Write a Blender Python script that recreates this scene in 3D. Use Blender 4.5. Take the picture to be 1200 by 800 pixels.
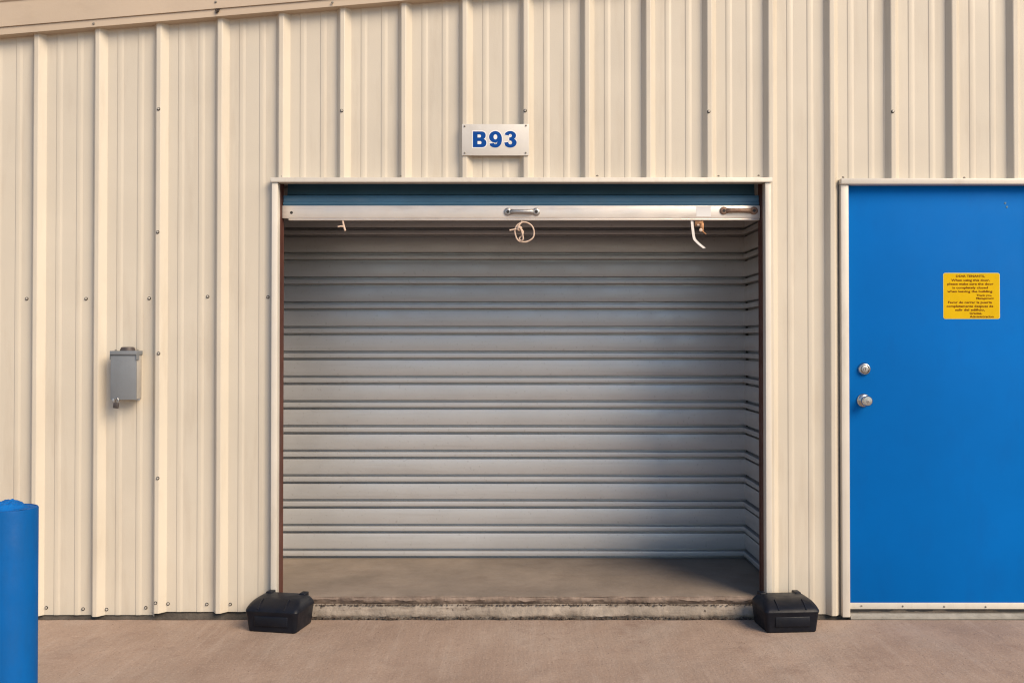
import bpy, bmesh, math, random
from mathutils import Vector, Matrix, noise
R = math.radians
rng = random.Random(11)
for o in list(bpy.data.objects): bpy.data.objects.remove(o)
scene = bpy.context.scene
C = scene.collection

# ------------------------------------------------------------------ camera
DIST, EYE, FPX, PITCH = 4.8, 1.365, 1126.0, R(0.7)
CX, CY = 603.0, 402.0 - 1126.0*math.tan(R(0.7))          # principal point in a 1200x800 picture
cam_d = bpy.data.cameras.new('camera')
cam_d.sensor_width = 36.0
cam_d.lens = FPX/1200.0*36.0
cam_d.shift_x = (600.0-CX)/1200.0
cam_d.shift_y = -(400.0-CY)/1200.0
cam_d.clip_start = 0.05; cam_d.clip_end = 2000
cam = bpy.data.objects.new('camera', cam_d); C.objects.link(cam)
cam.location = (0, -DIST, EYE)
cam.rotation_euler = (math.pi/2 + PITCH, 0, 0)
scene.camera = cam

# ------------------------------------------------------------------ sky, sun, exposure
SUN_AZ, SUN_EL = 44.0, 36.0            # degrees to the right of the camera's back, degrees up
world = bpy.data.worlds.new('World'); scene.world = world; world.use_nodes = True
wn = world.node_tree.nodes; wl = world.node_tree.links
wn.clear()
sky = wn.new('ShaderNodeTexSky'); sky.sky_type = 'NISHITA'; sky.sun_disc = False
sky.sun_elevation = R(SUN_EL); sky.sun_rotation = R(180.0 - SUN_AZ)
sky.air_density = 1.0; sky.dust_density = 0.4; sky.ozone_density = 2.5
bg = wn.new('ShaderNodeBackground'); bg.inputs['Strength'].default_value = 0.125
out = wn.new('ShaderNodeOutputWorld')
wl.new(sky.outputs[0], bg.inputs[0]); wl.new(bg.outputs[0], out.inputs[0])
sd = bpy.data.lights.new('sun', 'SUN'); sd.energy = 3.7; sd.angle = R(35); sd.color = (1.0, 0.812, 0.592)
sun = bpy.data.objects.new('sun', sd); C.objects.link(sun)
to_sun = Vector((math.sin(R(SUN_AZ))*math.cos(R(SUN_EL)), -math.cos(R(SUN_AZ))*math.cos(R(SUN_EL)), math.sin(R(SUN_EL))))
sun.rotation_euler = to_sun.to_track_quat('Z', 'Y').to_euler()
sun.location = to_sun*30
vs = scene.view_settings
vs.view_transform = 'Standard'; vs.look = 'None'; vs.exposure = 0.25; vs.gamma = 1.0; vs.use_curve_mapping = False
scene.cycles.filter_width = 1.15; scene.cycles.denoising_prefilter = 'ACCURATE'
scene.render.resolution_x = 1024; scene.render.resolution_y = 682

# ------------------------------------------------------------------ helpers
def at(u, v, d=0.0):
    """pixel of the 1200x800 photograph -> point of the plane y = d"""
    xc = (u-CX)/FPX; yc = -(v-CY)/FPX
    f = math.cos(PITCH) - math.sin(PITCH)*yc
    up = math.sin(PITCH) + math.cos(PITCH)*yc
    t = (d+DIST)/f
    return Vector((t*xc, d, EYE+t*up))
def X(u, d=0.0): return at(u, 402, d).x
def Z(v, d=0.0): return at(603, v, d).z

class MB:
    def __init__(s): s.v = []; s.f = []
    def add(s, vs, fs):
        n = len(s.v); s.v += [tuple(p) for p in vs]; s.f += [tuple(i+n for i in f) for f in fs]; return s
    def bm(s, bm):
        bm.verts.index_update()
        s.add([v.co.copy() for v in bm.verts], [[v.index for v in f.verts] for f in bm.faces]); bm.free(); return s
    def box(s, x0, x1, y0, y1, z0, z1, bev=0.0, seg=2):
        bm = bmesh.new(); bmesh.ops.create_cube(bm, size=1)
        for v in bm.verts: v.co = Vector(((x0+x1)/2+v.co.x*(x1-x0), (y0+y1)/2+v.co.y*(y1-y0), (z0+z1)/2+v.co.z*(z1-z0)))
        if bev: bmesh.ops.bevel(bm, geom=bm.edges[:], offset=bev, segments=seg, profile=0.5, affect='EDGES')
        return s.bm(bm)
    def lathe(s, prof, c, axis='z', n=24, caps=True):
        vs = []; fs = []
        for (r, h) in prof:
            for i in range(n):
                a = 2*math.pi*i/n; p, q = r*math.cos(a), r*math.sin(a)
                vs.append({'z': (c[0]+p, c[1]+q, c[2]+h), 'y': (c[0]+p, c[1]-h, c[2]+q), 'x': (c[0]+h, c[1]+p, c[2]+q)}[axis])
        m = len(prof)
        for j in range(m-1):
            for i in range(n): fs.append((j*n+i, j*n+(i+1)%n, (j+1)*n+(i+1)%n, (j+1)*n+i))
        if caps: fs.append(tuple(range(n))[::-1]); fs.append(tuple((m-1)*n+i for i in range(n)))
        return s.add(vs, fs)
    def tube(s, pts, r, n=8, flat=1.0):
        pts = [Vector(p) for p in pts]; vs = []; fs = []
        ref = Vector((0, 1, 0))
        for i, p in enumerate(pts):
            t = (pts[min(i+1, len(pts)-1)]-pts[max(i-1, 0)]).normalized()
            a = t.cross(ref)
            if a.length < 0.05: a = t.cross(Vector((1, 0, 0)))
            a.normalize(); b = t.cross(a).normalized()
            rr = r[i] if isinstance(r, (list, tuple)) else r
            for k in range(n):
                th = 2*math.pi*k/n; vs.append(p + a*rr*math.cos(th) + b*rr*flat*math.sin(th))
        for i in range(len(pts)-1):
            for k in range(n): fs.append((i*n+k, i*n+(k+1)%n, (i+1)*n+(k+1)%n, (i+1)*n+k))
        fs.append(tuple(range(n))[::-1]); fs.append(tuple((len(pts)-1)*n+k for k in range(n)))
        return s.add(vs, fs)
    def extx(s, prof, x0, x1, slope=0.0, caps=True):
        """closed (y, z) outline extruded along x, rising by slope"""
        n = len(prof)
        vs = [(x0, y, z+slope*x0) for y, z in prof]+[(x1, y, z+slope*x1) for y, z in prof]
        fs = [(i, (i+1) % n, n+(i+1) % n, n+i) for i in range(n)]
        if caps: fs += [tuple(range(n))[::-1], tuple(range(n, 2*n))]
        return s.add(vs, fs)
    def mesh(s, name, smooth=None):
        me = bpy.data.meshes.new(name); me.from_pydata(s.v, [], s.f); me.validate()
        bm = bmesh.new(); bm.from_mesh(me); bmesh.ops.recalc_face_normals(bm, faces=bm.faces[:])
        if smooth:
            for f in bm.faces: f.smooth = True
            for e in bm.edges:
                if len(e.link_faces) == 2: e.smooth = e.calc_face_angle(0) < R(smooth)
        bm.to_mesh(me); bm.free()
        return me
def link(name, me, mat, parent=None, loc=None):
    o = bpy.data.objects.new(name, me)
    if me is not None and mat is not None and not me.materials: me.materials.append(mat)
    C.objects.link(o)
    if parent: o.parent = parent
    if loc is not None: o.location = loc
    return o
def obj(name, mb, mat, parent=None, smooth=None): return link(name, mb.mesh(name, smooth), mat, parent)
def tag(o, label, cat, group=None):
    o['label'] = label; o['category'] = cat
    if group: o['group'] = group
    return o
def thing(name, label, cat, loc=(0, 0, 0), group=None):
    o = bpy.data.objects.new(name, None); C.objects.link(o); o.location = loc; o.empty_display_size = 0.1
    return tag(o, label, cat, group)
def struct(o, kind='structure'): o['kind'] = kind; return o

# ------------------------------------------------------------------ materials
def mat(name, base, rough=0.5, metal=0.0, var=0.10, vscale=2.5, bump=0.0, bscale=60.0, wav=0.0, wscale=2.0,
        dirt=None, dirt_amt=0.0, dirt_scale=(3, 3, 3), speck=0.0, speck_col=(0.1, 0.09, 0.08), speck_scale=120, coat=0.0, rvar=0.12, stretch=(1, 1, 1), spec=0.5):
    m = bpy.data.materials.new(name); m.use_nodes = True
    nt = m.node_tree; N = nt.nodes; L = nt.links
    b = N['Principled BSDF']; b.inputs['Roughness'].default_value = rough; b.inputs['Metallic'].default_value = metal
    b.inputs['Coat Weight'].default_value = coat; b.inputs['Coat Roughness'].default_value = 0.15
    b.inputs['Specular IOR Level'].default_value = spec
    geo = N.new('ShaderNodeNewGeometry'); pos = geo.outputs['Position']
    def mapped(sc):
        mp = N.new('ShaderNodeMapping'); mp.inputs['Scale'].default_value = sc; L.new(pos, mp.inputs['Vector']); return mp.outputs[0]
    def nz(scale, detail=5, vec=None, rg=0.6):
        t = N.new('ShaderNodeTexNoise'); t.inputs['Scale'].default_value = scale; t.inputs['Detail'].default_value = detail
        t.inputs['Roughness'].default_value = rg; L.new(vec or pos, t.inputs['Vector']); return t.outputs['Fac']
    def ramp(src, p0, p1, a=0.0, c=1.0):
        r = N.new('ShaderNodeMapRange'); r.inputs[1].default_value = p0; r.inputs[2].default_value = p1
        r.inputs[3].default_value = a; r.inputs[4].default_value = c; L.new(src, r.inputs[0]); return r.outputs[0]
    def mixc(fac, a, c, mode='MIX'):
        x = N.new('ShaderNodeMix'); x.data_type = 'RGBA'; x.blend_type = mode
        if isinstance(fac, float): x.inputs[0].default_value = fac
        else: L.new(fac, x.inputs[0])
        for k, s in ((6, a), (7, c)):
            if isinstance(s, tuple): x.inputs[k].default_value = (*s[:3], 1)
            else: L.new(s, x.inputs[k])
        return x.outputs[2]
    big = nz(vscale, 4, mapped(stretch))
    lo = tuple(c*(1-var) for c in base); hi = tuple(min(1, c*(1+var)) for c in base)
    col = mixc(ramp(big, 0.32, 0.68), lo, hi)
    if dirt:
        d = nz(1.0, 7, mapped(dirt_scale), 0.65)
        col = mixc(ramp(d, 0.52, 0.78, 0, dirt_amt), col, dirt)
    if speck:
        s_ = nz(speck_scale, 2)
        col = mixc(ramp(s_, 0.64, 0.72, 0, speck), col, speck_col)
    L.new(col, b.inputs['Base Color'])
    rr = nz(vscale*3, 4)
    L.new(ramp(rr, 0.3, 0.7, max(0.02, rough-rvar), min(1, rough+rvar)), b.inputs['Roughness'])
    prev = None
    if wav:
        bn = N.new('ShaderNodeBump'); bn.inputs['Strength'].default_value = 1.0; bn.inputs['Distance'].default_value = wav
        L.new(nz(wscale, 1), bn.inputs['Height']); prev = bn.outputs[0]
    if bump:
        bn = N.new('ShaderNodeBump'); bn.inputs['Strength'].default_value = 1.0; bn.inputs['Distance'].default_value = bump
        L.new(nz(bscale, 6), bn.inputs['Height'])
        if prev: L.new(prev, bn.inputs['Normal'])
        prev = bn.outputs[0]
    if prev: L.new(prev, b.inputs['Normal'])
    return m

M = {}
M['cream'] = mat('cream_paint', (0.60, 0.54, 0.44), 0.42, 0, 0.045, 1.6, 0.0003, 150, 0.009, 2.2, (0.36, 0.28, 0.2), 0.36, (9, 9, 1.1), rvar=0.06)
M['trim'] = mat('cream_trim_paint', (0.65, 0.60, 0.52), 0.40, 0, 0.05, 3.0, 0.0004, 120, dirt=(0.33, 0.26, 0.19), dirt_amt=0.35, dirt_scale=(14, 14, 3))
M['rake'] = mat('glow_tinted_rake_paint', (0.53, 0.425, 0.315), 0.45, 0, 0.05, 2.0, 0.0004, 120, 0.004, 2.0, (0.3, 0.22, 0.15), 0.25, (3, 9, 9))  # tan rake paint, warmed so its colour carries the orange glow up top
M['galv'] = mat('galvanised_sheet', (0.48, 0.48, 0.485), 0.38, 0.35, 0.04, 3.0, 0.0002, 160, 0.002, 2.5, (0.28, 0.26, 0.24), 0.30, (1.2, 3, 30), 0.25, (0.2, 0.18, 0.16), 60, rvar=0.06)
M['oxide'] = mat('red_oxide_steel', (0.085, 0.026, 0.016), 0.65, 0, 0.2, 6.0, 0.0006, 90, dirt=(0.06, 0.03, 0.02), dirt_amt=0.5, dirt_scale=(20, 20, 4))
M['blue'] = mat('blue_door_paint', (0.0005, 0.130, 0.46), 0.6, 0, 0.07, 1.3, 0.0003, 220, 0.002, 2.5, (0.004, 0.10, 0.37), 0.4, (5, 5, 2), rvar=0.06, spec=0.06)
M['curtain'] = mat('blue_curtain_paint', (0.065, 0.175, 0.275), 0.5, 0, 0.12, 3.0, 0.0003, 120, dirt=(0.2, 0.24, 0.25), dirt_amt=0.35, dirt_scale=(3, 20, 40))
M['bollard'] = mat('blue_bollard_paint', (0.0008, 0.095, 0.33), 0.6, 0, 0.08, 4.0, 0.0007, 90, spec=0.12, dirt=(0.01, 0.07, 0.2), dirt_amt=0.5, dirt_scale=(9, 9, 3))
M['bollard_cap'] = mat('blue_painted_concrete', (0.002, 0.12, 0.40), 0.65, 0, 0.15, 9.0, 0.004, 45, spec=0.2)
M['alu'] = mat('aluminium_bar', (0.72, 0.66, 0.60), 0.42, 0.35, 0.06, 4.0, 0.0003, 150, dirt=(0.4, 0.33, 0.28), dirt_amt=0.5, dirt_scale=(3, 20, 30))
M['steel'] = mat('bright_steel', (0.50, 0.49, 0.47), 0.28, 1.0, 0.08, 20.0, rvar=0.08)
M['zinc'] = mat('zinc_hardware', (0.42, 0.41, 0.40), 0.42, 0.8, 0.15, 30.0, dirt=(0.2, 0.11, 0.07), dirt_amt=0.5, dirt_scale=(60, 60, 60))
M['rusty'] = mat('rusty_hardware', (0.26, 0.17, 0.12), 0.6, 0.4, 0.25, 40.0, dirt=(0.22, 0.06, 0.02), dirt_amt=0.8, dirt_scale=(60, 60, 60))
M['screw'] = mat('weathered_screw', (0.28, 0.25, 0.21), 0.5, 0.5, 0.25, 60.0)
M['head'] = mat('screw_head', (0.5, 0.46, 0.40), 0.45, 0.3, 0.15, 60.0)
M['rubber'] = mat('dark_rubber', (0.025, 0.023, 0.022), 0.7, 0, 0.2, 40.0)
M['sill'] = mat('weathered_sill', (0.30, 0.28, 0.24), 0.7, 0, 0.15, 20.0, 0.0006, 120, dirt=(0.12, 0.10, 0.08), dirt_amt=0.7, dirt_scale=(12, 30, 30))
M['darkmetal'] = mat('dark_weathered_metal', (0.085, 0.07, 0.065), 0.55, 0.3, 0.2, 40.0)
M['dark'] = mat('gap_shade', (0.03, 0.028, 0.026), 0.8)  # near-black colour stands for shade in the door-frame gap
M['greybox'] = mat('grey_box_paint', (0.185, 0.20, 0.215), 0.5, 0, 0.06, 8.0, 0.0004, 200, dirt=(0.12, 0.12, 0.12), dirt_amt=0.25, dirt_scale=(12, 12, 6))
M['sunlit_side'] = mat('sunlit_box_side_grey', (0.40, 0.375, 0.335), 0.5, 0, 0.08, 8.0, 0.0004, 200)  # paler copy of the box grey; sun on the side is in the colour
M['plate'] = mat('sign_plate', (0.64, 0.61, 0.56), 0.45, 0, 0.04, 6.0, 0.0002, 150, dirt=(0.42, 0.37, 0.31), dirt_amt=0.3, dirt_scale=(10, 10, 6))
M['white'] = mat('white_vinyl', (0.80, 0.79, 0.77), 0.5, 0, 0.03, 8.0)
M['letter'] = mat('blue_vinyl', (0.002, 0.060, 0.28), 0.55, 0, 0.06, 20.0, spec=0.12)
M['yellow'] = mat('yellow_sticker', (0.66, 0.42, 0.002), 0.6, 0, 0.04, 12.0, spec=0.1)
M['pale_yellow'] = mat('pale_yellow_edge', (0.74, 0.62, 0.16), 0.45, 0, 0.04, 12.0)
M['maroon'] = mat('maroon_print', (0.11, 0.006, 0.004), 0.6, 0, 0.05, 20.0, spec=0.1)
M['black'] = mat('black_plastic', (0.007, 0.0085, 0.014), 0.42, 0, 0.25, 6.0, 0.0004, 300, dirt=(0.03, 0.026, 0.024), dirt_amt=0.35, dirt_scale=(14, 14, 14), rvar=0.1, spec=0.22)
M['rope'] = mat('cotton_rope', (0.62, 0.47, 0.37), 0.85, 0, 0.15, 90.0, 0.001, 500)
M['strap'] = mat('grey_white_strap', (0.60, 0.57, 0.55), 0.7, 0, 0.1, 60.0, 0.0005, 500)
M['brass'] = mat('tarnished_brass', (0.34, 0.17, 0.08), 0.45, 0.6, 0.2, 60.0)
M['slab'] = mat('unit_floor_concrete', (0.235, 0.19, 0.152), 0.7, 0, 0.18, 3.0, 0.0015, 45, dirt=(0.15, 0.11, 0.085), dirt_amt=0.5, dirt_scale=(5, 7, 5), speck=0.3, speck_scale=90)
M['ledge'] = mat('grey_ledge_concrete', (0.29, 0.245, 0.20), 0.9, 0, 0.25, 8.0, 0.005, 50, dirt=(0.12, 0.085, 0.065), dirt_amt=0.8, dirt_scale=(6, 40, 50), speck=0.8, speck_col=(0.05, 0.038, 0.03), speck_scale=45)
M['red_edge'] = mat('stained_slab_edge', (0.225, 0.170, 0.135), 0.9, 0, 0.35, 12.0, 0.004, 60, dirt=(0.055, 0.03, 0.022), dirt_amt=0.9, dirt_scale=(8, 25, 30))
M['found'] = mat('foundation_concrete', (0.09, 0.075, 0.06), 0.9, 0, 0.35, 9.0, 0.004, 60, dirt=(0.03, 0.022, 0.018), dirt_amt=0.9, dirt_scale=(8, 20, 20))
M['soil'] = mat('dark_soil', (0.055, 0.04, 0.03), 0.95, 0, 0.4, 25.0, 0.004, 80)
M['chip'] = mat('grit', (0.075, 0.052, 0.038), 0.9, 0, 0.5, 90.0)
M['ceiling'] = mat('ceiling_sheet', (0.10, 0.095, 0.09), 0.6, 0.0)
M['roof'] = mat('roof_sheet', (0.45, 0.43, 0.40), 0.45, 0.3)
M['ground'] = mat('dry_ground', (0.26, 0.21, 0.16), 0.95, 0, 0.2, 0.4, 0.01, 20)

def driveway_mat():
    m = bpy.data.materials.new('broomed_concrete'); m.use_nodes = True
    nt = m.node_tree; N = nt.nodes; L = nt.links; b = N['Principled BSDF']
    b.inputs['Roughness'].default_value = 0.88; b.inputs['Specular IOR Level'].default_value = 0.3
    geo = N.new('ShaderNodeNewGeometry'); pos = geo.outputs['Position']
    def nz(scale, detail, sc=(1, 1, 1), rot=0, rg=0.6):
        mp = N.new('ShaderNodeMapping'); mp.inputs['Scale'].default_value = sc; mp.inputs['Rotation'].default_value = (0, 0, rot); L.new(pos, mp.inputs[0])
        t = N.new('ShaderNodeTexNoise'); t.inputs['Scale'].default_value = scale; t.inputs['Detail'].default_value = detail; t.inputs['Roughness'].default_value = rg
        L.new(mp.outputs[0], t.inputs[0]); return t.outputs['Fac']
    def mr(src, p0, p1, a=0., c=1.):
        r = N.new('ShaderNodeMapRange'); 
        for i, x in enumerate((p0, p1, a, c)): r.inputs[i+1].default_value = x
        L.new(src, r.inputs[0]); return r.outputs[0]
    def mix(fac, a, c, mode='MIX'):
        x = N.new('ShaderNodeMix'); x.data_type = 'RGBA'; x.blend_type = mode; L.new(fac, x.inputs[0])
        for k, s in ((6, a), (7, c)):
            if isinstance(s, tuple): x.inputs[k].default_value = (*s, 1)
            else: L.new(s, x.inputs[k])
        return x.outputs[2]
    col = mix(mr(nz(1.1, 7, rg=0.62), 0.3, 0.7), (0.285, 0.203, 0.155), (0.43, 0.318, 0.248))
    col = mix(mr(nz(2.2, 6, (1, 0.6, 1), rg=0.65), 0.48, 0.70, 0, 0.60), col, (0.40, 0.325, 0.268))
    col = mix(mr(nz(16, 5, (1, 0.10, 1), R(3), 0.65), 0.50, 0.78, 0, 0.35), col, (0.52, 0.42, 0.35))     # broom streaks
    col = mix(mr(nz(2.4, 9, rg=0.72), 0.54, 0.68, 0, 0.55), col, (0.235, 0.155, 0.12))                   # worn blotches
    col = mix(mr(nz(6, 9, (1, 0.5, 1), R(35), 0.8), 0.60, 0.70, 0, 0.45), col, (0.20, 0.135, 0.105))      # scuffs
    col = mix(mr(nz(90, 4, rg=0.7), 0.53, 0.68, 0, 0.40), col, (0.18, 0.115, 0.085))                      # sand grains
    col = mix(mr(nz(100, 4, (1, 1, 1), 1.0, 0.7), 0.55, 0.69, 0, 0.42), col, (0.60, 0.48, 0.39))
    col = mix(mr(nz(26, 4, rg=0.75), 0.69, 0.73, 0, 0.85), col, (0.08, 0.058, 0.045))                    # dark pits
    L.new(col, b.inputs['Base Color'])
    b1 = N.new('ShaderNodeBump'); b1.inputs['Distance'].default_value = 0.012; L.new(nz(3.5, 3), b1.inputs['Height'])
    b2 = N.new('ShaderNodeBump'); b2.inputs['Distance'].default_value = 0.0034; L.new(nz(75, 5, rg=0.75), b2.inputs['Height']); L.new(b1.outputs[0], b2.inputs['Normal'])
    b3 = N.new('ShaderNodeBump'); b3.inputs['Distance'].default_value = 0.0015; L.new(nz(60, 3, (1, 0.05, 1), R(4)), b3.inputs['Height']); L.new(b2.outputs[0], b3.inputs['Normal'])
    L.new(b3.outputs[0], b.inputs['Normal'])
    return m
M['drive'] = driveway_mat()

# ------------------------------------------------------------------ measures
OX0, OX1 = X(326, -0.02), X(896, -0.02)       # unit opening
OZ1 = Z(214, -0.02)
DX0, DX1 = 1.618, 2.685                       # blue door opening in the cladding
DZ1 = Z(214, 0)
FLOOR = 0.104
BACK = 0.84
WL, WR = -1.40, (870-CX)/FPX*(DIST+BACK)      # side partitions
EDGE = -0.030                                 # driveway edge in front of the wall
SLOPE = 0.0852
rk = at(0, 41, -0.058)
def rake_z(x): return rk.z + SLOPE*(x-rk.x)   # lower edge of the rake trim

# ------------------------------------------------------------------ ground
struct(obj('ground', MB().add([(-500, -500, -0.06), (500, -500, -0.06), (500, 500, -0.06), (-500, 500, -0.06)], [(0, 1, 2, 3)]), M['ground']))
mb = MB()
nx = 360
xs = [-40]+[-6+12*i/nx for i in range(nx+1)]+[40]
rows = [EDGE, EDGE-0.006, EDGE-0.02, EDGE-0.06, -0.2, -0.5, -1, -2, -4, -8, -60]
for j, y in enumerate(rows):
    for x in xs:
        w = noise.noise((x*7, 3.1, 0))*0.5 + noise.noise((x*31, 7.7, 0))*0.3 + noise.noise((x*90, 1.7, 0))*0.2
        yy = y + (w*0.010 if j < 3 else 0)
        z = -0.005 + w*0.004 if j == 0 else (-0.001 + w*0.002 if j == 1 else 0)
        mb.v.append((x, yy, z))
n = len(xs)
for j in range(len(rows)-1):
    for i in range(n-1): mb.f.append((j*n+i, j*n+i+1, (j+1)*n+i+1, (j+1)*n+i))
b0 = len(mb.v)
for i in range(n): x, y, z = mb.v[i]; mb.v.append((x, y, -0.05))
for i in range(n-1): mb.f.append((i, i+1, b0+i+1, b0+i))
struct(obj('driveway', mb, M['drive']))
# soil strip in the joint
struct(obj('soil_joint', MB().box(-6.5, 6.5, EDGE-0.03, 0.05, -0.055, -0.014), M['soil']))
# foundation under the cladding
def rough_strip(prof, x0, x1, step, amp, seed):
    """open (y, z) profile run along x with uneven surface"""
    m = MB(); n = int((x1-x0)/step)+1; k = len(prof)
    for i in range(n+1):
        x = x0+(x1-x0)*i/n
        for j, (y, z) in enumerate(prof):
            a = amp[j] if isinstance(amp, (list, tuple)) else amp
            p = (x*9, y*60+seed, z*60); q = (x*45, y*90+seed, z*90)
            m.v.append((x, y+a*(noise.noise(p)+0.6*noise.noise(q)+0.9*noise.noise((x*2.6, seed, y*20))), z+a*(noise.noise((p[0]+50, p[1], p[2]))+0.6*noise.noise((q[0]+50, q[1], q[2])))))
    for i in range(n):
        for j in range(k-1): m.f.append((i*k+j, (i+1)*k+j, (i+1)*k+j+1, i*k+j+1))
    return m
for a, b_ in ((-6.3, OX0-0.02), (OX1+0.02, 6.3)):
    struct(obj('foundation', rough_strip([(0.30, 0.085), (0.03, 0.085), (0.016, 0.078), (0.012, 0.03), (0.004, -0.002), (-0.014, -0.03)], a, b_, 0.02, 0.004, 3.0), M['found'], smooth=60))
# slab of the unit, its stained front edge and the grey ledge before it
m_slab = rough_strip([(BACK+0.10, FLOOR), (0.4, FLOOR), (0.10, FLOOR), (0.03, FLOOR-0.001), (0.012, FLOOR-0.004)], WL-0.05, WR+0.05, 0.012, [0, 0.0008, 0.0012, 0.0015, 0.002], 8.0)
struct(obj('unit_floor', m_slab, M['slab'], smooth=70))
struct(obj('slab_edge', rough_strip([(0.020, FLOOR-0.002), (0.008, FLOOR-0.008), (0.004, FLOOR-0.018), (0.010, FLOOR-0.028), (0.016, FLOOR-0.036), (0.03, FLOOR-0.05)], OX0-0.06, OX1+0.06, 0.006, [0.001, 0.006, 0.009, 0.008, 0.006, 0.003], 14.0), M['red_edge'], smooth=60))
struct(obj('concrete_ledge', rough_strip([(0.03, 0.064), (0.004, 0.063), (-0.008, 0.058), (-0.018, 0.040), (-0.022, 0.024), (-0.021, 0.014), (-0.012, 0.004), (-0.012, -0.03)], OX0-0.08, OX1+0.05, 0.006, [0.002, 0.006, 0.007, 0.007, 0.006, 0.007, 0.005, 0.002], 21.0), M['ledge'], smooth=60))

# ------------------------------------------------------------------ storage building
bld = thing('storage_building', 'cream ribbed metal storage building with open unit and blue door', 'building', (0, 0.1, 0))
inv = Vector((0, -0.1, 0))
def part(name, mb, m, parent=bld, smooth=None):
    o = obj(name, mb, m, parent, smooth)
    if parent is bld: o.location = inv
    return o
RIB0, PITCHM, RH = -2.3815, 0.3048, 0.032
RT, RF, RL = 0.011, 0.028, 0.021          # half top, right flank, left flank
def rib_x(k): return RIB0 + PITCHM*k
def panel_profile(k0, last=False):
    """(x, y) of one three-rib sheet starting on rib k0"""
    p = []
    for k in range(k0, k0+3):
        c = rib_x(k)
        if k == k0: p.append((c-RT-RL-0.004, -0.0012))
        p += [(c-RT-RL, -0.0012 if k == k0 else 0), (c-RT-0.0015, -RH+0.001), (c-RT+0.0025, -RH-0.0008), (c+RT-0.0025, -RH-0.0008), (c+RT+0.0015, -RH+0.001), (c+RT+RF, 0)]
        for q in (1, 2):
            mcen = c + PITCHM*q/3
            p += [(mcen-0.016, 0), (mcen-0.011, -0.0026), (mcen-0.002, -0.0030), (mcen+0.006, -0.0026), (mcen+0.018, 0)]
    c = rib_x(k0+3)
    p += [(c-RT-RL+0.001, 0.0004), (c-RT, -RH+0.003)]
    return p
def interp(p, x):
    for (x0, y0), (x1, y1) in zip(p, p[1:]):
        if x0 <= x <= x1: return y0+(y1-y0)*(x-x0)/max(1e-9, x1-x0)
OPEN = [(OX0-0.020, OX1+0.018, OZ1+0.012), (DX0, DX1, DZ1+0.010)]
screw_me = MB().lathe([(0.0085, 0.0), (0.0085, 0.002), (0.0052, 0.0024), (0.005, 0.0062), (0.0035, 0.0072)], (0, 0, 0), 'y', 10).mesh('screw', 40)
screw_me.materials.append(M['rubber']); screw_me.materials.append(M['head'])
for f in screw_me.polygons:
    if max((screw_me.vertices[i].co.xz.length for i in f.vertices)) < 0.0056: f.material_index = 1
washer_me = MB().lathe([(0.0062, 0.0), (0.0062, 0.0016), (0.004, 0.002), (0.0038, 0.0046), (0.002, 0.0054)], (0, 0, 0), 'y', 10).mesh('small_screw', 40)
washer_me.materials.append(M['screw'])
screws = []
screws += [(186, 128, -RH), (185, 272, -RH), (186, 414, -RH), (185, 560, -RH), (182.5, 706, -RH), (400.5, 130, -RH), (615.5, 130, -RH), (830.5, 131, -RH), (1046, 131, -RH)]
screws += [(31.5, 350, 0), (101, 350, 0), (175, 349.5, 0), (243.5, 347.5, 0), (314, 348, 0)]
screws += [(54.5, 711.5, 0), (97.5, 713, 0), (125, 713.5, 0), (171, 711.5, 0), (197, 707, 0), (242.5, 707.5, 0), (270, 707.5, 0), (925, 708, 0)]
screw_pts = [at(u, v, d) for u, v, d in screws]
for k0 in range(-10, 25, 3):
    if rib_x(k0) > 5.6: break
    p = panel_profile(k0)
    xs = set(x for x, _ in p)
    for a, b_, _ in OPEN:
        for e in (a, b_):
            if p[0][0] < e < p[-1][0]: xs.add(e)
    xs = sorted(xs)
    zb = {2: 0.030, -1: 0.014, 11: 0.018}.get(k0, 0.02)
    m = MB()
    for x0, x1 in zip(xs, xs[1:]):
        z0 = zb; xm = (x0+x1)/2
        for a, b_, zt in OPEN:
            if a < xm < b_: z0 = zt
        y0, y1 = interp(p, x0), interp(p, x1)
        t0, t1 = rake_z(x0)+0.06, rake_z(x1)+0.06
        m.add([(x0, y0, z0), (x1, y1, z0), (x1, y1, t1), (x0, y0, t0)], [(0, 1, 2, 3)])
    me = m.mesh('wall_panel')
    bm = bmesh.new(); bm.from_mesh(me); bmesh.ops.remove_doubles(bm, verts=bm.verts[:], dist=1e-5)
    for f in bm.faces:
        if f.normal.y > 0: f.normal_flip()
    bm.to_mesh(me); bm.free()
    po = link('wall_panel', me, M['cream'], bld, inv)
    for q in screw_pts:
        if p[0][0]-0.002 <= q.x < rib_x(k0+3)-RT-RL-0.004:
            y = interp(p, q.x)
            so = link('screw', screw_me, None, po); so.location = (q.x, y-0.0002, q.z)
            so.rotation_euler = (rng.uniform(-.12, .12), rng.uniform(0, 1), rng.uniform(-.12, .12))
# rake trim in two lengths that lap at x = 251 px
fx = X(251, -0.058)
def rake_len(x0, x1, dy, lip1):
    z0 = rk.z - SLOPE*rk.x
    yb = -0.058-dy
    m = MB().extx([(yb-0.008, 0.037+z0), (yb-0.008, 0.158+z0), (yb-0.016, 0.164+z0), (yb-0.016, 0.205+z0), (0.02, 0.215+z0), (0.02, 0.037+z0)], x0, x1, SLOPE)
    r = part('rake_trim', m, M['rake'])
    m2 = MB().extx([(yb, z0), (yb, 0.0365+z0), (yb+0.006, 0.0365+z0), (yb+0.006, 0.004+z0), (0.0, 0.004+z0), (0.0, z0)], x0, lip1, SLOPE)
    obj('drip_flange', m2, M['rake'], r)
    return r
ra = rake_len(-6.2, fx, 0.0, fx+0.004)
rb = rake_len(fx-0.0+0.0005, 6.2, 0.0008, 6.2)
hole = at(255.5, 13, -0.062)
mb = MB()
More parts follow.
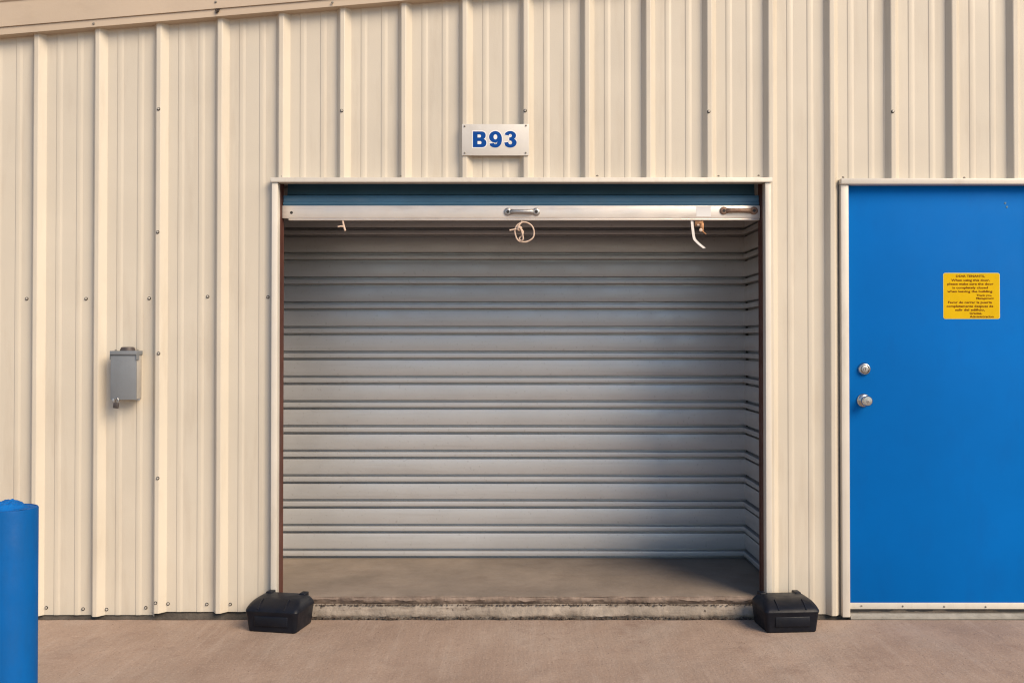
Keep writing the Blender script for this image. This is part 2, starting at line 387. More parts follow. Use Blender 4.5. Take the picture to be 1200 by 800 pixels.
for i in range(7):
    c = hole+Vector((rng.uniform(-.009, .009), -0.004+rng.uniform(-.003, .002), rng.uniform(-.009, .007)))
    mb.lathe([(0.001, -0.006), (0.005, -0.003), (0.0055, 0.001), (0.001, 0.005)], c, 'z', 7)
obj('mud_dab', mb, M['soil'], rb, 60)  # small dark lumps where the trim lengths lap
for u, v in ((110, 28.0), (253.5, 3.5), (390, 4.0)):
    q = at(u, v, -0.058); so = link('screw', washer_me, None, ra if u < 251 else rb); so.location = q+Vector((0, -0.009 if v < 5 else -0.001, 0))
# opening trims
J0 = X(318, -0.04)
part('header_trim', MB().box(X(316, -.046), X(906, -.046), -0.046, 0.02, OZ1-0.0005, Z(208, -.046), 0.002), M['trim'], smooth=40)
part('header_drip', MB().box(X(316.5, -.05), X(905.5, -.05), -0.0505, -0.0462, OZ1-0.002, OZ1+0.009, 0.001), M['trim'], smooth=40)
jl = part('jamb_trim', MB().box(J0, OX0, -0.042, 0.012, 0.0415, OZ1-0.003, 0.0022), M['trim'], smooth=40)
jr = part('jamb_trim', MB().box(OX1, X(904, -.042), -0.042, 0.012, 0.0415, OZ1-0.003, 0.0022), M['trim'], smooth=40)
for u, v in ((842, 206.5), (889, 206), (330, 206.8), (470, 206.4), (700, 206.3)):
    so = link('screw', washer_me, None, bld); so.location = at(u, v, -0.028)+inv; so.rotation_euler = (R(-50), 0, 0)
# red oxide jambs and header behind the trims
part('jamb_frame', MB().box(OX0-0.06, OX0+0.0006, 0.0122, 0.070, 0.09, OZ1+0.06, 0.002), M['oxide'])
part('jamb_frame', MB().box(OX1-0.0006, OX1+0.06, 0.0122, 0.070, 0.09, OZ1+0.06, 0.002), M['oxide'])
part('header_frame', MB().box(OX0-0.08, OX1+0.08, 0.0205, 0.034, OZ1+0.004, OZ1+0.16, 0.002), M['oxide'])
# interior: sheets of ribbed steel, row by row
PZ = (DIST+BACK)/FPX*28.93
z_rib0 = Z(648.6, BACK)
ROWS = 18
def row_profile(i):
    """depth towards the room and height of one row: narrow rib below, wide pan above"""
    h = 0.011; e = 0.0018
    a, w = 0.0135, 0.0155                       # half of the rib, width of the fold beside it
    p = [(0, -a-w), (-0.030, -a-w+0.0004), (-0.030, -a-0.0008), (h-0.003, -a), (h-0.0006, -a+e), (h, -a+2.5*e), (h, a-2.5*e), (h-0.0006, a-e), (h-0.003, a), (-0.028, a+0.0006), (-0.028, a+w-0.0030), (0, a+w)]
    z0, z1 = a+w, PZ-a-w
    for k in range(1, 10):                      # the pan is slightly crowned
        t = k/9; p.append((0.0034*math.sin(math.pi*t)**0.7 if k < 9 else 0.0, z0+(z1-z0)*t+(0.0003 if k == 9 else 0)))
    return p
def slat_mesh(length, along):
    p = row_profile(0); m = MB()
    for d, z in p:
        if along == 'x': m.v += [(0, -d, z), (length, -d, z)]
        else: m.v += [(-d, 0, z), (-d, length, z)]
    for j in range(len(p)-1): m.f.append((2*j, 2*j+1, 2*j+3, 2*j+2))
    me = m.mesh('slat', 30); me.materials.append(M['galv']); return me
def slat_wall(name, label, along, length, loc):
    w = thing(name, label, 'wall', loc) if False else bpy.data.objects.new(name, None)
    C.objects.link(w); w.parent = bld; w.location = Vector(loc)+inv; w['label'] = label
    me = slat_mesh(length, along)
    for i in range(ROWS):
        s = link('slat', me, None, w); s.location = (rng.uniform(-.0004, .0004), 0, i*PZ); 
    return w
bw = slat_wall('back_partition', 'ribbed bare steel wall at the back of the open unit', 'x', WR-WL+0.05, (WL-0.02, BACK+0.016, z_rib0))
rw = slat_wall('side_partition', 'ribbed bare steel side wall beside the right jamb', 'y', BACK+0.05, (WR+0.016, 0.03, z_rib0))
lw = slat_wall('side_partition', 'ribbed bare steel side wall hidden behind the left jamb', 'y', BACK+0.05, (WL-0.016, 0.03, z_rib0))
lw.rotation_euler = (0, 0, math.pi); lw.location = Vector((WL-0.016, 0.03+BACK+0.05, z_rib0))+inv
rivet_me = MB().lathe([(0.0042, 0), (0.004, 0.0012), (0.002, 0.002)], (0, 0, 0), 'y', 8).mesh('rivet', 40); rivet_me.materials.append(M['rubber'])
for u, v in ((612.5, 289), (612.5, 346.3), (611.7, 403.3), (611, 461.6), (610.6, 517.6), (609.7, 575.6), (607.7, 634), (611, 632.6), (765, 346), (535, 436.5), (482, 563)):
    s = link('rivet', rivet_me, None, bw); q = at(u, v, BACK+0.0176)
    s.location = q - Vector((WL-0.02, BACK+0.016, z_rib0)) + Vector((0, -0.0005, 0))
    if u in (765, 535, 482): s.scale = (0.5, 1, 0.5)
# corner post where the partitions meet, and closing sheets behind them
part('ceiling', MB().box(WL-0.1, WR+0.1, 0.05, BACK+0.1, 2.62, 2.66), M['ceiling'])
part('partition_backing', MB().box(WL-0.1, WR+0.1, BACK+0.05, BACK+0.06, 0.0, 2.62), M['ceiling'])
part('partition_backing', MB().box(WR+0.05, WR+0.06, 0.03, BACK+0.05, 0.0, 2.62), M['ceiling'])
part('partition_backing', MB().box(WL-0.06, WL-0.05, 0.03, BACK+0.05, 0.0, 2.62), M['ceiling'])
part('partition_backing', MB().box(WL-0.06, OX0-0.055, 0.04, 0.05, 0.0, 2.62), M['ceiling'])
part('partition_backing', MB().box(OX1+0.055, WR+0.06, 0.04, 0.05, 0.0, 2.62), M['ceiling'])
part('partition_backing', MB().box(WL-0.06, WR+0.06, 0.036, 0.040, OZ1+0.04, 2.62), M['ceiling'])
z0 = rk.z-SLOPE*rk.x
part('roof', MB().extx([(-0.05, 0.218+z0), (-0.05, 0.24+z0), (6, 0.24+z0), (6, 0.218+z0)], -6.2, 6.2, SLOPE), M['roof'])
part('side_wall', MB().box(-6.2, -6.16, 0.03, 6, 0, 2.3), M['cream'])
part('side_wall', MB().box(6.16, 6.2, 0.03, 6, 0, 2.9), M['cream'])

# ------------------------------------------------------------------ roll-up door
BD = 0.058
rd = thing('roll_up_door', 'rolled-up blue metal door with pale bottom bar above the open unit', 'door', (0.034, BD, 2.0))
roff = -Vector(rd.location)
def rpart(name, mb, m, parent=None, smooth=None):
    o = obj(name, mb, m, parent or rd, smooth)
    if parent is None: o.location = roff
    return o
bx0, bx1 = X(331, BD), X(890.5, BD)
zt, zb = Z(241, BD-.012), Z(255.8, BD-.012)
bar = rpart('bottom_bar', MB().box(bx0, bx1, BD-0.012, BD+0.012, zb, zt, 0.0022), M['alu'], smooth=40)
obj('bar_lip', MB().box(bx0+0.03, bx1-0.002, BD-0.0095, BD+0.014, zb-0.010, zb-0.0004, 0.003), M['alu'], bar, 40)
prof = []
zz = zt-0.01
for (dy, dz) in ((0, 0), (0, 0.016), (-0.006, 0.020), (-0.006, 0.026), (0.004, 0.032), (0.004, 0.050), (0.000, 0.056), (0.004, 0.064), (0.060, 0.070), (0.085, 0.082), (0.095, 0.14), (0.10, 0.20), (0.105, 0.25)):
    prof.append((BD+0.004+dy, zz+dz))
prof_c = prof + [(y+0.004, z) for y, z in reversed(prof)]
rpart('curtain', MB().extx(prof_c, bx0+0.002, bx1-0.002), M['curtain'])
rpart('drum', MB().lathe([(0.13, 0), (0.13, bx1-bx0)], (bx0, BD+0.22, zz+0.30), 'x', 32), M['curtain'], smooth=40)
for x0, x1 in ((OX0-0.04, bx0+0.0), (bx1-0.0, OX1+0.04)):
    rpart('guide_track', MB().box(x0, x1, 0.0715, 0.086, FLOOR, OZ1+0.10, 0.002), M['oxide'])
# white sticker and empty screw hole on the bar
pw = at(816, 241.8, BD-.012); pe = at(833, 253.6, BD-.012)
obj('sticker', MB().box(pw.x, pe.x, BD-0.0126, BD-0.0121, pe.z, pw.z), M['white'], bar)
q = at(341.5, 249.2, BD-.012)
obj('screw_hole', MB().lathe([(0.0075, 0.0), (0.0068, 0.0012)], (q.x, q.y, q.z), 'y', 14), M['rubber'], bar)
def handle(u0, u1, v, m, label):
    a = at(u0, v, BD-.012); b_ = at(u1, v, BD-.012); L_ = b_.x-a.x; r = 0.0200
    h = bpy.data.objects.new('lift_handle', None); C.objects.link(h); h.parent = rd; h.location = Vector((a.x, BD-.0122, a.z))+roff
    h['label'] = label
    for cx in (r, L_-r):
        e = obj('mounting_foot', MB().lathe([(r, 0), (r, 0.004), (r*0.86, 0.007), (r*0.42, 0.0085)], (cx, 0, 0), 'y', 24), m, h, 40)
        obj('screw', MB().lathe([(r*0.40, 0.0086), (r*0.36, 0.0100)], (cx, 0, 0), 'y', 12), M['rubber'], h)
    pts = [(r*1.75, -0.003, 0), (r*2.05, -0.010, 0), (r*2.6, -0.015, 0), (L_/2, -0.0165, 0), (L_-r*2.6, -0.015, 0), (L_-r*2.05, -0.010, 0), (L_-r*1.75, -0.003, 0)]
    obj('grip', MB().tube(pts, [0.0135, 0.0125, 0.0105, 0.0098, 0.0105, 0.0125, 0.0135], 12, 0.6), m, h, 50)
handle(590.5, 633, 248.3, M['zinc'], 'zinc lift handle near the middle of the bar')
handle(843.5, 888, 247.0, M['rusty'], 'rusty lift handle at the right end of the bar')

# things hanging under the bar
def spline(pts, n=8):
    pts = [Vector(p) for p in pts]; P = [pts[0]*2-pts[1]]+pts+[pts[-1]*2-pts[-2]]; o_ = []
    for i in range(1, len(P)-2):
        for k in range(n):
            t = k/n; a, b_, c, d = P[i-1:i+3]
            o_.append(0.5*((2*b_)+(c-a)*t+(2*a-5*b_+4*c-d)*t*t+(3*b_-a-3*c+d)*t**3))
    return o_+[pts[-1]]
def hp(u, v, dd=0.0): return at(u, v, BD-0.004+dd)
loop = [(611.2, 257.5), (611, 260.5, .002), (606, 264, -.004), (603.3, 270, -.005), (604.5, 277, -.002), (607.5, 282, .002), (613, 283.6, .004), (619, 282.6, .004), (624.5, 278.5, .002), (625.8, 272, 0), (623.8, 265.5, -.003), (618.5, 261.3, -.003), (612.5, 260.4, -.006), (608.5, 263.5, -.009), (607, 267.5, -.010), (610.5, 268.5, -.004), (613, 272, 0), (611.5, 276, .003), (608.6, 279.5, .003), (610.5, 282.2, .0), (613, 280, -.006), (612.3, 274.5, -.008), (610.2, 268.2, -.010)]
rope = thing('pull_rope', 'thin tan rope tied in a loop under the middle lift handle', 'rope', hp(611, 258))
def under(o, root): o.parent = root; o.location = -Vector(root.location); return o
under(obj('loop', MB().tube(spline([hp(*p) for p in loop], 6), 0.0042, 7), M['rope'], None, 60), rope)
kn = hp(608.5, 267.8, -.008)
under(obj('knot', MB().tube(spline([kn+Vector(d) for d in ((-.012, 0, .004), (-.002, -.007, .009), (.010, -.004, .002), (.002, .004, -.008), (-.008, -.004, -.004), (.0, -.008, .006), (.010, 0, -.008))], 5), 0.0052, 7), M['rope'], None, 60), rope)
under(obj('rope_end', MB().tube(spline([hp(608, 268, -.006), hp(603, 268.8, -.01), hp(597.2, 269.8, -.012)], 5), [0.004]*10+[0.005], 7), M['rope'], None, 60), rope)
tie = thing('rope_stub', 'short pale rope stub under the left end of the door bar', 'rope', hp(402.5, 258))
under(obj('hanging_end', MB().tube(spline([hp(401.6, 257, .006), hp(402.2, 262, .0), hp(403.4, 266.5, -.003), hp(404.6, 270.5, -.004)], 5), 0.0052, 7), M['rope'], None, 60), tie)
under(obj('cross_end', MB().tube(spline([hp(403, 265.6, -.004), hp(399.5, 265.2, -.009), hp(395.8, 265.8, -.012)], 5), 0.0040, 7), M['rope'], None, 60), tie)
st = thing('hanging_strap', 'kinked pale webbing strap hanging under the right end of the door bar', 'strap', hp(811, 258))
mb = MB(); path = spline([hp(810.8, 256, .004), hp(811.3, 263), hp(812.3, 272, -.004), hp(813.5, 279, -.006), hp(815.2, 281.8, -.008), hp(819.5, 286, -.010), hp(825.5, 290.8, -.014)], 6)
wd = Vector((0.0068, 0.002, 0.002))
for p in path: mb.v += [p-wd, p+wd, p+wd+Vector((0, .0022, 0)), p-wd+Vector((0, .0022, 0))]
for i in range(len(path)-1):
    for k in range(4): mb.f.append((4*i+k, 4*i+(k+1) % 4, 4*i+4+(k+1) % 4, 4*i+4+k))
mb.f += [(3, 2, 1, 0), tuple(4*(len(path)-1)+k for k in range(4))]
under(obj('webbing', mb, M['strap'], None, 50), st)
la = thing('door_latch', 'small brown latch with pale rivet beside the hanging strap', 'latch', hp(821, 258))
c = hp(821.5, 262)
under(obj('latch_plate', MB().box(c.x-.030, c.x+.012, c.y+.002, c.y+.006, c.z-.012, c.z+.022, .001).box(c.x-.006, c.x+.013, c.y-.010, c.y+.002, c.z-.040, c.z+.002, .003), M['brass'], None, 40), la)
under(obj('rivet', MB().lathe([(.009, 0), (.0085, .004), (.004, .006)], hp(821.2, 269.6, -.010), 'y', 14), M['rope'], None, 40), la)
under(obj('pin', MB().tube([hp(822.5, 270.5, -.010), hp(827.5, 274.5, -.014)], .0028, 7), M['brass'], None, 40), la)
under(obj('lug', MB().box(c.x-.021, c.x-.008, c.y-.006, c.y+.002, c.z-.012, c.z-.003, .002), M['rope'], None, 40), la)

# ------------------------------------------------------------------ blue door
LEAFX0, LEAFX1 = X(995.2, -0.034)+0.001, X(995.2, -0.034)+0.955
LY = 0.008
LZ1, LZ0 = Z(215, LY), Z(712.5, LY)
ed = thing('entry_door', 'flat bright blue metal door with silver knob and deadbolt', 'door', (LEAFX0, LY, 0.03))
eoff = -Vector(ed.location)
def epart(name, mb, m, parent=None, smooth=None):
    o = obj(name, mb, m, parent or ed, smooth)
    if parent is None: o.location = eoff
    return o
leaf = epart('door_leaf', MB().box(LEAFX0, LEAFX1, LY, LY+0.044, LZ0, LZ1, 0.0015), M['blue'], smooth=40)
fx0, fx1 = X(986.3, -.034), LEAFX0-0.001
epart('frame_jamb', MB().box(fx0, fx1, -0.034, 0.075, 0.012, Z(216, -.034)-0.0006, 0.002), M['trim'], smooth=40)
epart('frame_jamb', MB().box(LEAFX1+0.003, LEAFX1+0.048, -0.034, 0.075, 0.012, Z(216, -.034)-0.0006, 0.002), M['trim'], smooth=40)
epart('frame_head', MB().box(fx0-0.002, LEAFX1+0.052, -0.046, 0.075, Z(216, -.034), Z(209, -.046), 0.002), M['trim'], smooth=40)
epart('frame_backing', MB().box(DX0-0.02, DX1+0.02, 0.076, 0.09, 0.0, DZ1+0.05), M['dark'])  # added dark sheet that colours the slit beside the frame as shade
for u, v in ((988, 208), (1130, 208.5)):
    so = link('screw', washer_me, None, ed); so.location = at(u, v, -0.030)+eoff; so.rotation_euler = (R(-45), 0, 0)
swp = epart('door_sweep', MB().box(LEAFX0+0.001, LEAFX1-0.001, LY-0.0045, LY-0.0002, Z(713.2, LY-.004), Z(705.8, LY-.004), 0.001), M['trim'], smooth=40)
epart('sweep_rubber', MB().box(LEAFX0+0.002, LEAFX1-0.002, LY+0.004, LY+0.02, 0.022, LZ0-0.0005), M['rubber'])
for u, v in ((1009.5, 709.4), (1058, 709.8), (1106.5, 710.2), (1155, 710.6)):
    so = link('screw', washer_me, None, swp); so.location = at(u, v, LY-.0046); so.scale = (0.8, 0.8, 0.8)
epart('threshold', MB().extx([(-0.030, 0.003), (-0.028, 0.012), (-0.012, 0.0225), (0.06, 0.0225), (0.06, -0.02), (-0.02, -0.02)], fx1+0.004, LEAFX1), M['sill'])
def lathe_part(name, prof, c, m, parent=None): return epart(name, MB().lathe(prof, (0, 0, 0) if parent else c, 'y', 32), m, parent, 35)
c = at(1012.4, 432.2, LY); r = 0.0320
db = epart('deadbolt', MB().lathe([(r, 0.0002), (r, 0.004), (r*0.93, 0.011), (r*0.80, 0.017), (r*0.70, 0.018), (r*0.62, 0.013), (r*0.60, 0.012)], c, 'y', 32), M['steel'], smooth=35)
obj('lock_cylinder', MB().lathe([(r*0.56, 0.011), (r*0.56, 0.016), (r*0.50, 0.017), (r*0.26, 0.0172), (r*0.24, 0.020)], c, 'y', 28), M['zinc'], db, 35)
obj('keyway', MB().box(c.x-.0013, c.x+.0013, c.y-.0212, c.y-.0201, c.z-.006, c.z+.006), M['rubber'], db)
c = at(1011.7, 469.0, LY); r = 0.0345
kn = epart('door_knob', MB().lathe([(r, 0.0002), (r, 0.003), (r*0.9, 0.009), (r*0.62, 0.013), (0.0150, 0.015), (0.0140, 0.026), (0.019, 0.031), (0.0252, 0.040), (0.0268, 0.050), (0.0255, 0.058), (0.0215, 0.0625), (0.012, 0.0632)], c, 'y', 36), M['steel'], smooth=38)
obj('lock_cylinder', MB().lathe([(0.0085, 0.0633), (0.0085, 0.0645), (0.006, 0.065)], c, 'y', 20), M['zinc'], kn, 35)
obj('keyway', MB().box(c.x-.001, c.x+.001, c.y-.0662, c.y-.0651, c.z-.005, c.z+.005), M['rubber'], kn)
a = at(994.2, 456, -.006); b_ = at(996.6, 475.5, -.006)
epart('latch_plate', MB().box(fx1-0.001, LEAFX0+0.001, -0.006, LY-0.0004, b_.z, a.z, .0006), M['rubber'])
for u, v in ((1178, 238), (1180, 242.5)):
    epart('screw_plug', MB().lathe([(.006, 0.0003), (.005, .0016)], at(u, v, LY), 'y', 10), M['curtain'])  # flat discs drawn in place of small holes in the leaf

# ------------------------------------------------------------------ lettering
def poly_mesh(loops, name, depth, offset=0.0):
    """filled flat letter from closed outlines (x, z); holes by even-odd"""
    cu = bpy.data.curves.new(name, 'CURVE'); cu.dimensions = '2D'; cu.fill_mode = 'BOTH'; cu.extrude = depth; cu.offset = offset
    for lp in loops:
        s = cu.splines.new('POLY'); s.points.add(len(lp)-1); s.use_cyclic_u = True
        for p, (x, y) in zip(s.points, lp): p.co = (x, y, 0, 1)
    return curve_mesh(cu, name)
def curve_mesh(cu, name):
    o = bpy.data.objects.new(name, cu); C.objects.link(o)
    dg = bpy.context.evaluated_depsgraph_get(); dg.update()
    me = bpy.data.meshes.new_from_object(o.evaluated_get(dg)); me.name = name
    bpy.data.objects.remove(o); bpy.data.curves.remove(cu)
    me.materials.clear()
    return me
def arc(cx, cy, rx, ry, a0, a1, n=14, ex=1.0):
    o_ = []
    for i in range(n+1):
        a = R(a0+(a1-a0)*i/n); c_, s_ = math.cos(a), math.sin(a)
        o_.append((cx+rx*math.copysign(abs(c_)**ex, c_), cy+ry*math.copysign(abs(s_)**ex, s_)))
    return o_
def smooth_loop(pts, n=6):
    P = [Vector((x, y)) for x, y in pts]; k = len(P); o_ = []
    for i in range(k):
        a, b_, c, d = P[i-1], P[i], P[(i+1) % k], P[(i+2) % k]
        for q in range(n):
            t = q/n; v = 0.5*((2*b_)+(c-a)*t+(2*a-5*b_+4*c-d)*t*t+(3*b_-a-3*c+d)*t**3); o_.append((v.x, v.y))
    return o_
G_B = [[(0, 0), (0.55, 0)] + arc(0.55, 0.27, 0.33, 0.27, -90, 62, 16, 0.85) + [(0.70, 0.525)] + arc(0.53, 0.745, 0.30, 0.255, -38, 90, 16, 0.85) + [(0, 1)],
       [(0.30, 0.195), (0.48, 0.195)] + arc(0.48, 0.295, 0.085, 0.10, -90, 90, 8) + [(0.30, 0.395)],
       [(0.30, 0.615), (0.46, 0.615)] + arc(0.46, 0.71, 0.075, 0.095, -90, 90, 8) + [(0.30, 0.805)]]
G_9 = [[(0.03, 0.235)] + arc(0.40, 0.30, 0.40, 0.32, 200, 270, 8)[1:] + arc(0.40, 0.50, 0.43, 0.52, 270, 450, 24, 0.92)[1:] + arc(0.40, 0.655, 0.40, 0.365, 90, 278, 24)[1:] + [(0.50, 0.32), (0.535, 0.36)] + [(0.52, 0.27), (0.475, 0.205), (0.40, 0.185), (0.34, 0.205), (0.31, 0.265)],
       arc(0.41, 0.655, 0.125, 0.165, 0, 345, 23)]
G_3 = [[(0.0, 0.30)] + arc(0.39, 0.30, 0.40, 0.32, 200, 270, 8)[1:] + arc(0.40, 0.29, 0.42, 0.31, 270, 412, 18)[1:] + [(0.645, 0.535)] + arc(0.395, 0.74, 0.385, 0.285, -40, 168, 26)[1:]
       + [(0.29, 0.735)] + arc(0.40, 0.735, 0.105, 0.105, 165, -75, 14)[1:] + [(0.33, 0.61), (0.33, 0.43)] + arc(0.40, 0.300, 0.125, 0.125, 85, -170, 16) + [(0.27, 0.335)]]
sg = thing('number_sign', 'pale unit number plate with blue B93 above the open unit', 'sign', at(580.5, 182, -0.034))
so_ = -Vector(sg.location)
SY = -0.0345
p0, p1 = at(541.3, 182.3, SY-.006), at(619.8, 145.5, SY-.006)
pl = obj('plate', MB().box(p0.x, p1.x, SY-.0060, SY, p0.z, p1.z, .0018).box(p0.x+.03, p1.x-.026, SY+.0001, SY+.022, p0.z+.004, p0.z+.012, .001), M['plate'], sg, 40); pl.location = so_
for u, v in ((544.6, 148), (616.6, 147.2), (544.8, 179.3), (616.2, 179.2)):
    s = link('screw', washer_me, None, sg); s.location = at(u, v, SY-.0062)+so_; s.scale = (0.75, 1, 0.75)
LH = Z(154.2, SY)-Z(172.7, SY)
for g, u0, u1 in ((G_B, 554.2, 570.0), (G_9, 573.2, 588.2), (G_3, 591.0, 605.4)):
    a = at(u0, 172.7, SY-.0061); w = at(u1, 172.7, SY-.0061).x-a.x
    gw = max(x for x, _ in g[0])-min(x for x, _ in g[0]); gx = min(x for x, _ in g[0])
    L2 = [[((x-gx)*w/gw, y*LH) for x, y in lp] for lp in g]
    me = poly_mesh(L2, 'letter', 0.0002); lo = link('letter', me, M['letter'], sg); lo.rotation_euler = (R(90), 0, 0); lo.location = Vector((a.x, SY-.0068, a.z))+so_
    ol = [L2[0]]
    me = poly_mesh(ol, 'letter_outline', 0.0001, 0.0042); lo = link('letter_outline', me, M['white'], sg); lo.rotation_euler = (R(90), 0, 0); lo.location = Vector((a.x, SY-.0063, a.z))+so_
# yellow notice on the blue door
NY = LY
n0, n1 = at(1105.4, 373.6, NY), at(1171.4, 319.8, NY)
ns = thing('notice_sign', 'small yellow notice with dark red print stuck on the blue door', 'sign', n0)
no = -Vector(ns.location)
def rrect(x0, x1, z0, z1, r): return arc(x1-r, z1-r, r, r, 0, 90, 5)+arc(x0+r, z1-r, r, r, 90, 180, 5)+arc(x0+r, z0+r, r, r, 180, 270, 5)+arc(x1-r, z0+r, r, r, 270, 360, 5)
for nm, ins, y, mt in (('border', 0, NY-.0010, M['pale_yellow']), ('panel', .0028, NY-.0016, M['yellow'])):
    me = poly_mesh([rrect(n0.x+ins, n1.x-ins, n0.z+ins, n1.z-ins, .010-ins)], nm, 0.0002); o = link(nm, me, mt, ns); o.rotation_euler = (R(90), 0, 0); o.location = Vector((0, y, 0))+no
LINES = [('DEAR TENANTS,', 235, 400, 738), ('When using this door,', 282, 345, 797), ('please make sure the door', 326, 300, 840), ('is completely closed', 370, 360, 775), ('when leaving the building.', 413, 298, 835),
         ('Thank you,', 457, 640, 822), ('Management', 492, 640, 843), ('Favor de cerrar la puerta', 541, 308, 822), ('completamente despues de', 586, 290, 838), ('salir del edificio,', 629, 392, 738), ('Gracias,', 669, 560, 708), ('Administracion', 708, 562, 842)]
for tx, v, a, b_ in LINES:
    cu = bpy.data.curves.new('text_line', 'FONT'); cu.body = tx; cu.size = 1.0; cu.offset = 0.024; cu.resolution_u = 2; cu.align_y = 'BOTTOM_BASELINE'
    me = curve_mesh(cu, 'text_line')
    xa = min(q.co.x for q in me.vertices); xb = max(q.co.x for q in me.vertices)
    pa, pb = at(1080+a/10, 300+(v+13)/10, NY), at(1080+b_/10, 300+(v+13)/10, NY)
    sx = (pb.x-pa.x)/(xb-xa); sy = (0.0155 if v not in (457, 492) else 0.0135)
    for q in me.vertices: q.co = Vector(((q.co.x-xa)*sx, q.co.y*sy, 0))
    o = link('text_line', me, M['maroon'], ns); o.rotation_euler = (R(90), 0, 0); o.location = Vector((pa.x, NY-.0022, pa.z))+no

# ------------------------------------------------------------------ electrical box and padlock
EY = -0.078
e0, e1 = at(129.3, 468.3, EY), at(160.0, 411.0, EY)
eb = thing('electrical_box', 'grey metal electrical box fixed to the ribbed wall', 'electrical box', ((e0.x+e1.x)/2, 0, e0.z))
eo = -Vector(eb.location)
def ebp(name, mb, m, smooth=40): o = obj(name, mb, m, eb, smooth); o.location = eo; return o
ebp('enclosure', MB().box(e0.x+.003, e1.x-.003, EY+.010, -0.0045, e0.z+.004, e1.z-.004, .0015), M['sunlit_side'])
ebp('cover', MB().box(e0.x, e1.x-.001, EY, EY+.0095, e0.z, e1.z-.0215, .0015), M['greybox'])
ebp('rain_hood', MB().box(e0.x-.002, e1.x+.002, EY-.006, -0.004, e1.z-.020, e1.z, .0015).box(e0.x-.002, e0.x-.0005, EY-.006, EY+.03, e1.z-.044, e1.z-.0195).box(e1.x, e1.x+.002, EY-.006, EY+.03, e1.z-.044, e1.z-.0195), M['greybox'])
ebp('conduit_hub', MB().lathe([(.036, 0), (.036, .006), (.033, .011), (.031, .017), (.024, .019)], ((e0.x+e1.x)/2+.006, -.042, e1.z+.0002), 'z', 24), M['darkmetal'])
for u in (135.3, 161.2):
    q = at(u, 409, -.05); ebp('screw', MB().lathe([(.006, 0), (.006, .004), (.003, .006)], (q.x, -.045, e1.z+.0002), 'z', 10), M['screw'])
hz = e0.z
hs = ebp('hasp', MB().box(e0.x+.010, e0.x+.020, EY-.007, EY+.022, hz-.014, hz+.006, .001), M['zinc'])
ebp('side_tab', MB().box(e1.x-.006, e1.x+.012, EY+.0105, EY+.0165, hz-.003, hz+.0035, .001), M['zinc'])
pk = thing('padlock', 'small dark padlock hanging from the grey electrical box', 'padlock', at(136.5, 478, EY))
pm = MB().box(-.0125, .0125, -.007, .007, -.015, .013, .003)
po = obj('lock_body', pm, M['darkmetal'], pk, 40); po.rotation_euler = (0, R(6), 0)
po = obj('shackle', MB().tube([(-.008, 0, .010), (-.0085, 0, .024), (-.005, 0, .034), (0, 0, .037), (.005, 0, .034), (.0085, 0, .024), (.008, 0, .010)], .0026, 8), M['steel'], pk, 60); po.rotation_euler = (0, R(6), 0)
pk.location = at(136.0, 474.6, EY-.002)

# ------------------------------------------------------------------ bait stations
def rings(levels, n=5):
    """loft rounded rectangles: (z, x0, x1, y0, y1, r)"""
    m = MB(); cnt = None
    for z, x0, x1, y0, y1, r in levels:
        lp = []
        for cx, cy, a0 in ((x1-r, y1-r, 0), (x0+r, y1-r, 90), (x0+r, y0+r, 180), (x1-r, y0+r, 270)): lp += arc(cx, cy, r, r, a0, a0+90, n)
        m.v += [(x, y, z) for x, y in lp]; cnt = len(lp)
    k = len(levels)
    for j in range(k-1):
        for i in range(cnt): m.f.append((j*cnt+i, j*cnt+(i+1) % cnt, (j+1)*cnt+(i+1) % cnt, (j+1)*cnt+i))
    m.f += [tuple(range(cnt))[::-1], tuple((k-1)*cnt+i for i in range(cnt))]
    return m
def bait_station(label, loc, rz):
    t = thing('bait_station', label, 'bait station', loc, 'black boxes beside the unit opening'); t.rotation_euler = (0, 0, rz)
    W = 0.150; D0, D1 = -0.11, 0.105
    obj('base', rings([(0.0, -.132, .132, D0+.014, D1-.010, .014), (.005, -.137, .137, D0+.010, D1-.008, .018), (.05, -.143, .143, D0+.005, D1-.004, .020), (.090, -W+.001, W-.001, D0+.001, D1-.001, .022), (.094, -W-.001, W+.001, D0-.001, D1+.001, .023), (.098, -W-.001, W+.001, D0-.001, D1+.001, .023)]), M['black'], t, 32)
    obj('lid', rings([(.0984, -W-.002, W+.002, D0-.002, D1+.002, .023), (.104, -W-.0015, W+.0015, D0, D1+.001, .025), (.114, -W+.002, W-.002, D0+.010, D1-.002, .028), (.124, -W+.007, W-.007, D0+.024, D1-.006, .032), (.134, -W+.015, W-.015, D0+.042, D1-.012, .036), (.141, -W+.027, W-.027, D0+.060, D1-.020, .038), (.1450, -W+.042, W-.042, D0+.082, D1-.034, .034)]), M['black'], t, 28)
    for s in (-1, 1):
        obj('hinge_lug', MB().box(s*.098-.018, s*.098+.018, D1-.055, D1-.005, .128, .150, .005, 3), M['black'], t, 50)
    obj('front_panel', MB().box(-.095, .095, D0-.0005, D0+.02, .030, .078, .004, 2), M['black'], t, 50)
    for s in (-1, 1): obj('lid_rib', MB().tube([(s*.075, D0+.004, .106), (s*.075, D0+.020, .1195), (s*.075, D0+.040, .1325), (s*.075, D0+.062, .1415)], .005, 8), M['black'], t, 60)
    t.scale = (0.885, 1, 1)
    return t
bl = at(325, 738, -0.14); br = at(920, 739, -0.14)
bait_station('black plastic bait station turned slightly, left of the open unit', (-1.128, -0.150, 0.0005), R(-11))
bait_station('black plastic bait station facing front, between open unit and blue door', (1.302, -0.150, 0.0005), R(4.5))

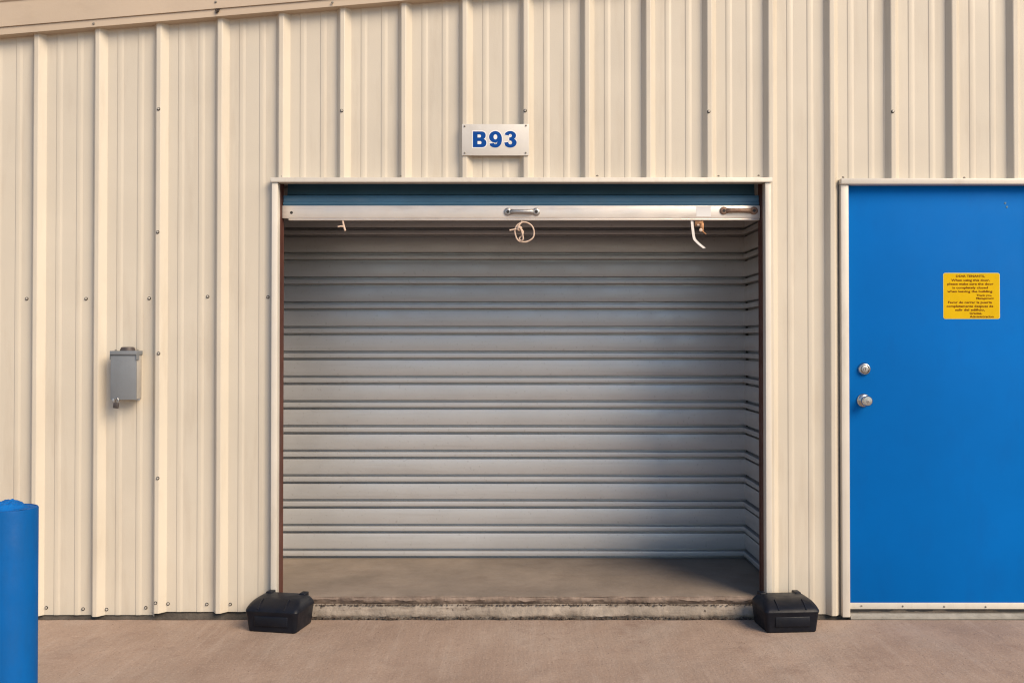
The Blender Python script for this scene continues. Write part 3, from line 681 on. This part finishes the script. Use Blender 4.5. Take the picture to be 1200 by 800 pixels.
# ------------------------------------------------------------------ bollard
bc = Vector(((12-CX)/FPX*3.05, -DIST+3.05, 0)); br_ = 0.0845; bt = EYE-(594-402)/FPX*3.05
bo = thing('bollard', 'round blue steel bollard with lumpy domed top at the left edge', 'bollard', bc)
obj('pipe', MB().lathe([(br_, -0.05), (br_, bt-.004), (br_-.002, bt-.0005), (br_-.007, bt), (br_-.008, bt-.02)], (0, 0, 0), 'z', 48), M['bollard'], bo, 40)
mb = MB(); nr, na = 18, 56
for j in range(nr+1):
    f = j/nr; rr = (br_-.0035)*(1-f)
    for i in range(na):
        a = 2*math.pi*i/na
        x, y = rr*math.cos(a), rr*math.sin(a)
        q = min(1, math.hypot(x+.004, y)/.060)
        h = 0.021*(1-q**2.4) + (0.009*noise.noise((x*38+4, y*38, 1.3)) + 0.006*noise.noise((x*95, y*95, 4)))*(1-.75*(rr/br_)**3)
        mb.v.append((x, y, bt-.0012+max(-.0006, h)))
for j in range(nr):
    for i in range(na): mb.f.append((j*na+i, j*na+(i+1) % na, (j+1)*na+(i+1) % na, (j+1)*na+i))
obj('concrete_cap', mb, M['bollard_cap'], bo, 70)

# ------------------------------------------------------------------ grit along the joints
mb = MB()
def chip(p, s):
    a = rng.uniform(0, 6.28); fl = rng.uniform(.35, .8)
    v = [Vector((math.cos(a+k*1.2566)*s*rng.uniform(.6, 1.2), math.sin(a+k*1.2566)*s*rng.uniform(.6, 1.2), 0)) for k in range(5)]
    mb.add([p+q for q in v]+[p+Vector((0, 0, s*fl))], [(k, (k+1) % 5, 5) for k in range(5)])
for i in range(1500):
    x = rng.uniform(OX0-.05, OX1+.02)
    if noise.noise((x*2.3, 5, 0)) + rng.uniform(-.5, .5) < -.05: continue
    chip(Vector((x, rng.uniform(-.012, .004), .064)), rng.choice((.0015, .0022, .0032, .005, .007)))
for i in range(2600):
    x = rng.uniform(-2.6, 2.7); chip(Vector((x, EDGE+rng.gauss(.006, .006), -.006 if x < OX0 or x > OX1 else rng.uniform(-.004, .008))), rng.choice((.0018, .0026, .0036, .0055, .008)))
for i in range(900):
    y = -abs(rng.gauss(0, .5))-.04; chip(Vector((rng.uniform(-2.8, 2.8), y, 0.0002)), rng.choice((.0008, .001, .0014, .0022)))
struct(obj('grit', mb, M['chip']), 'stuff')
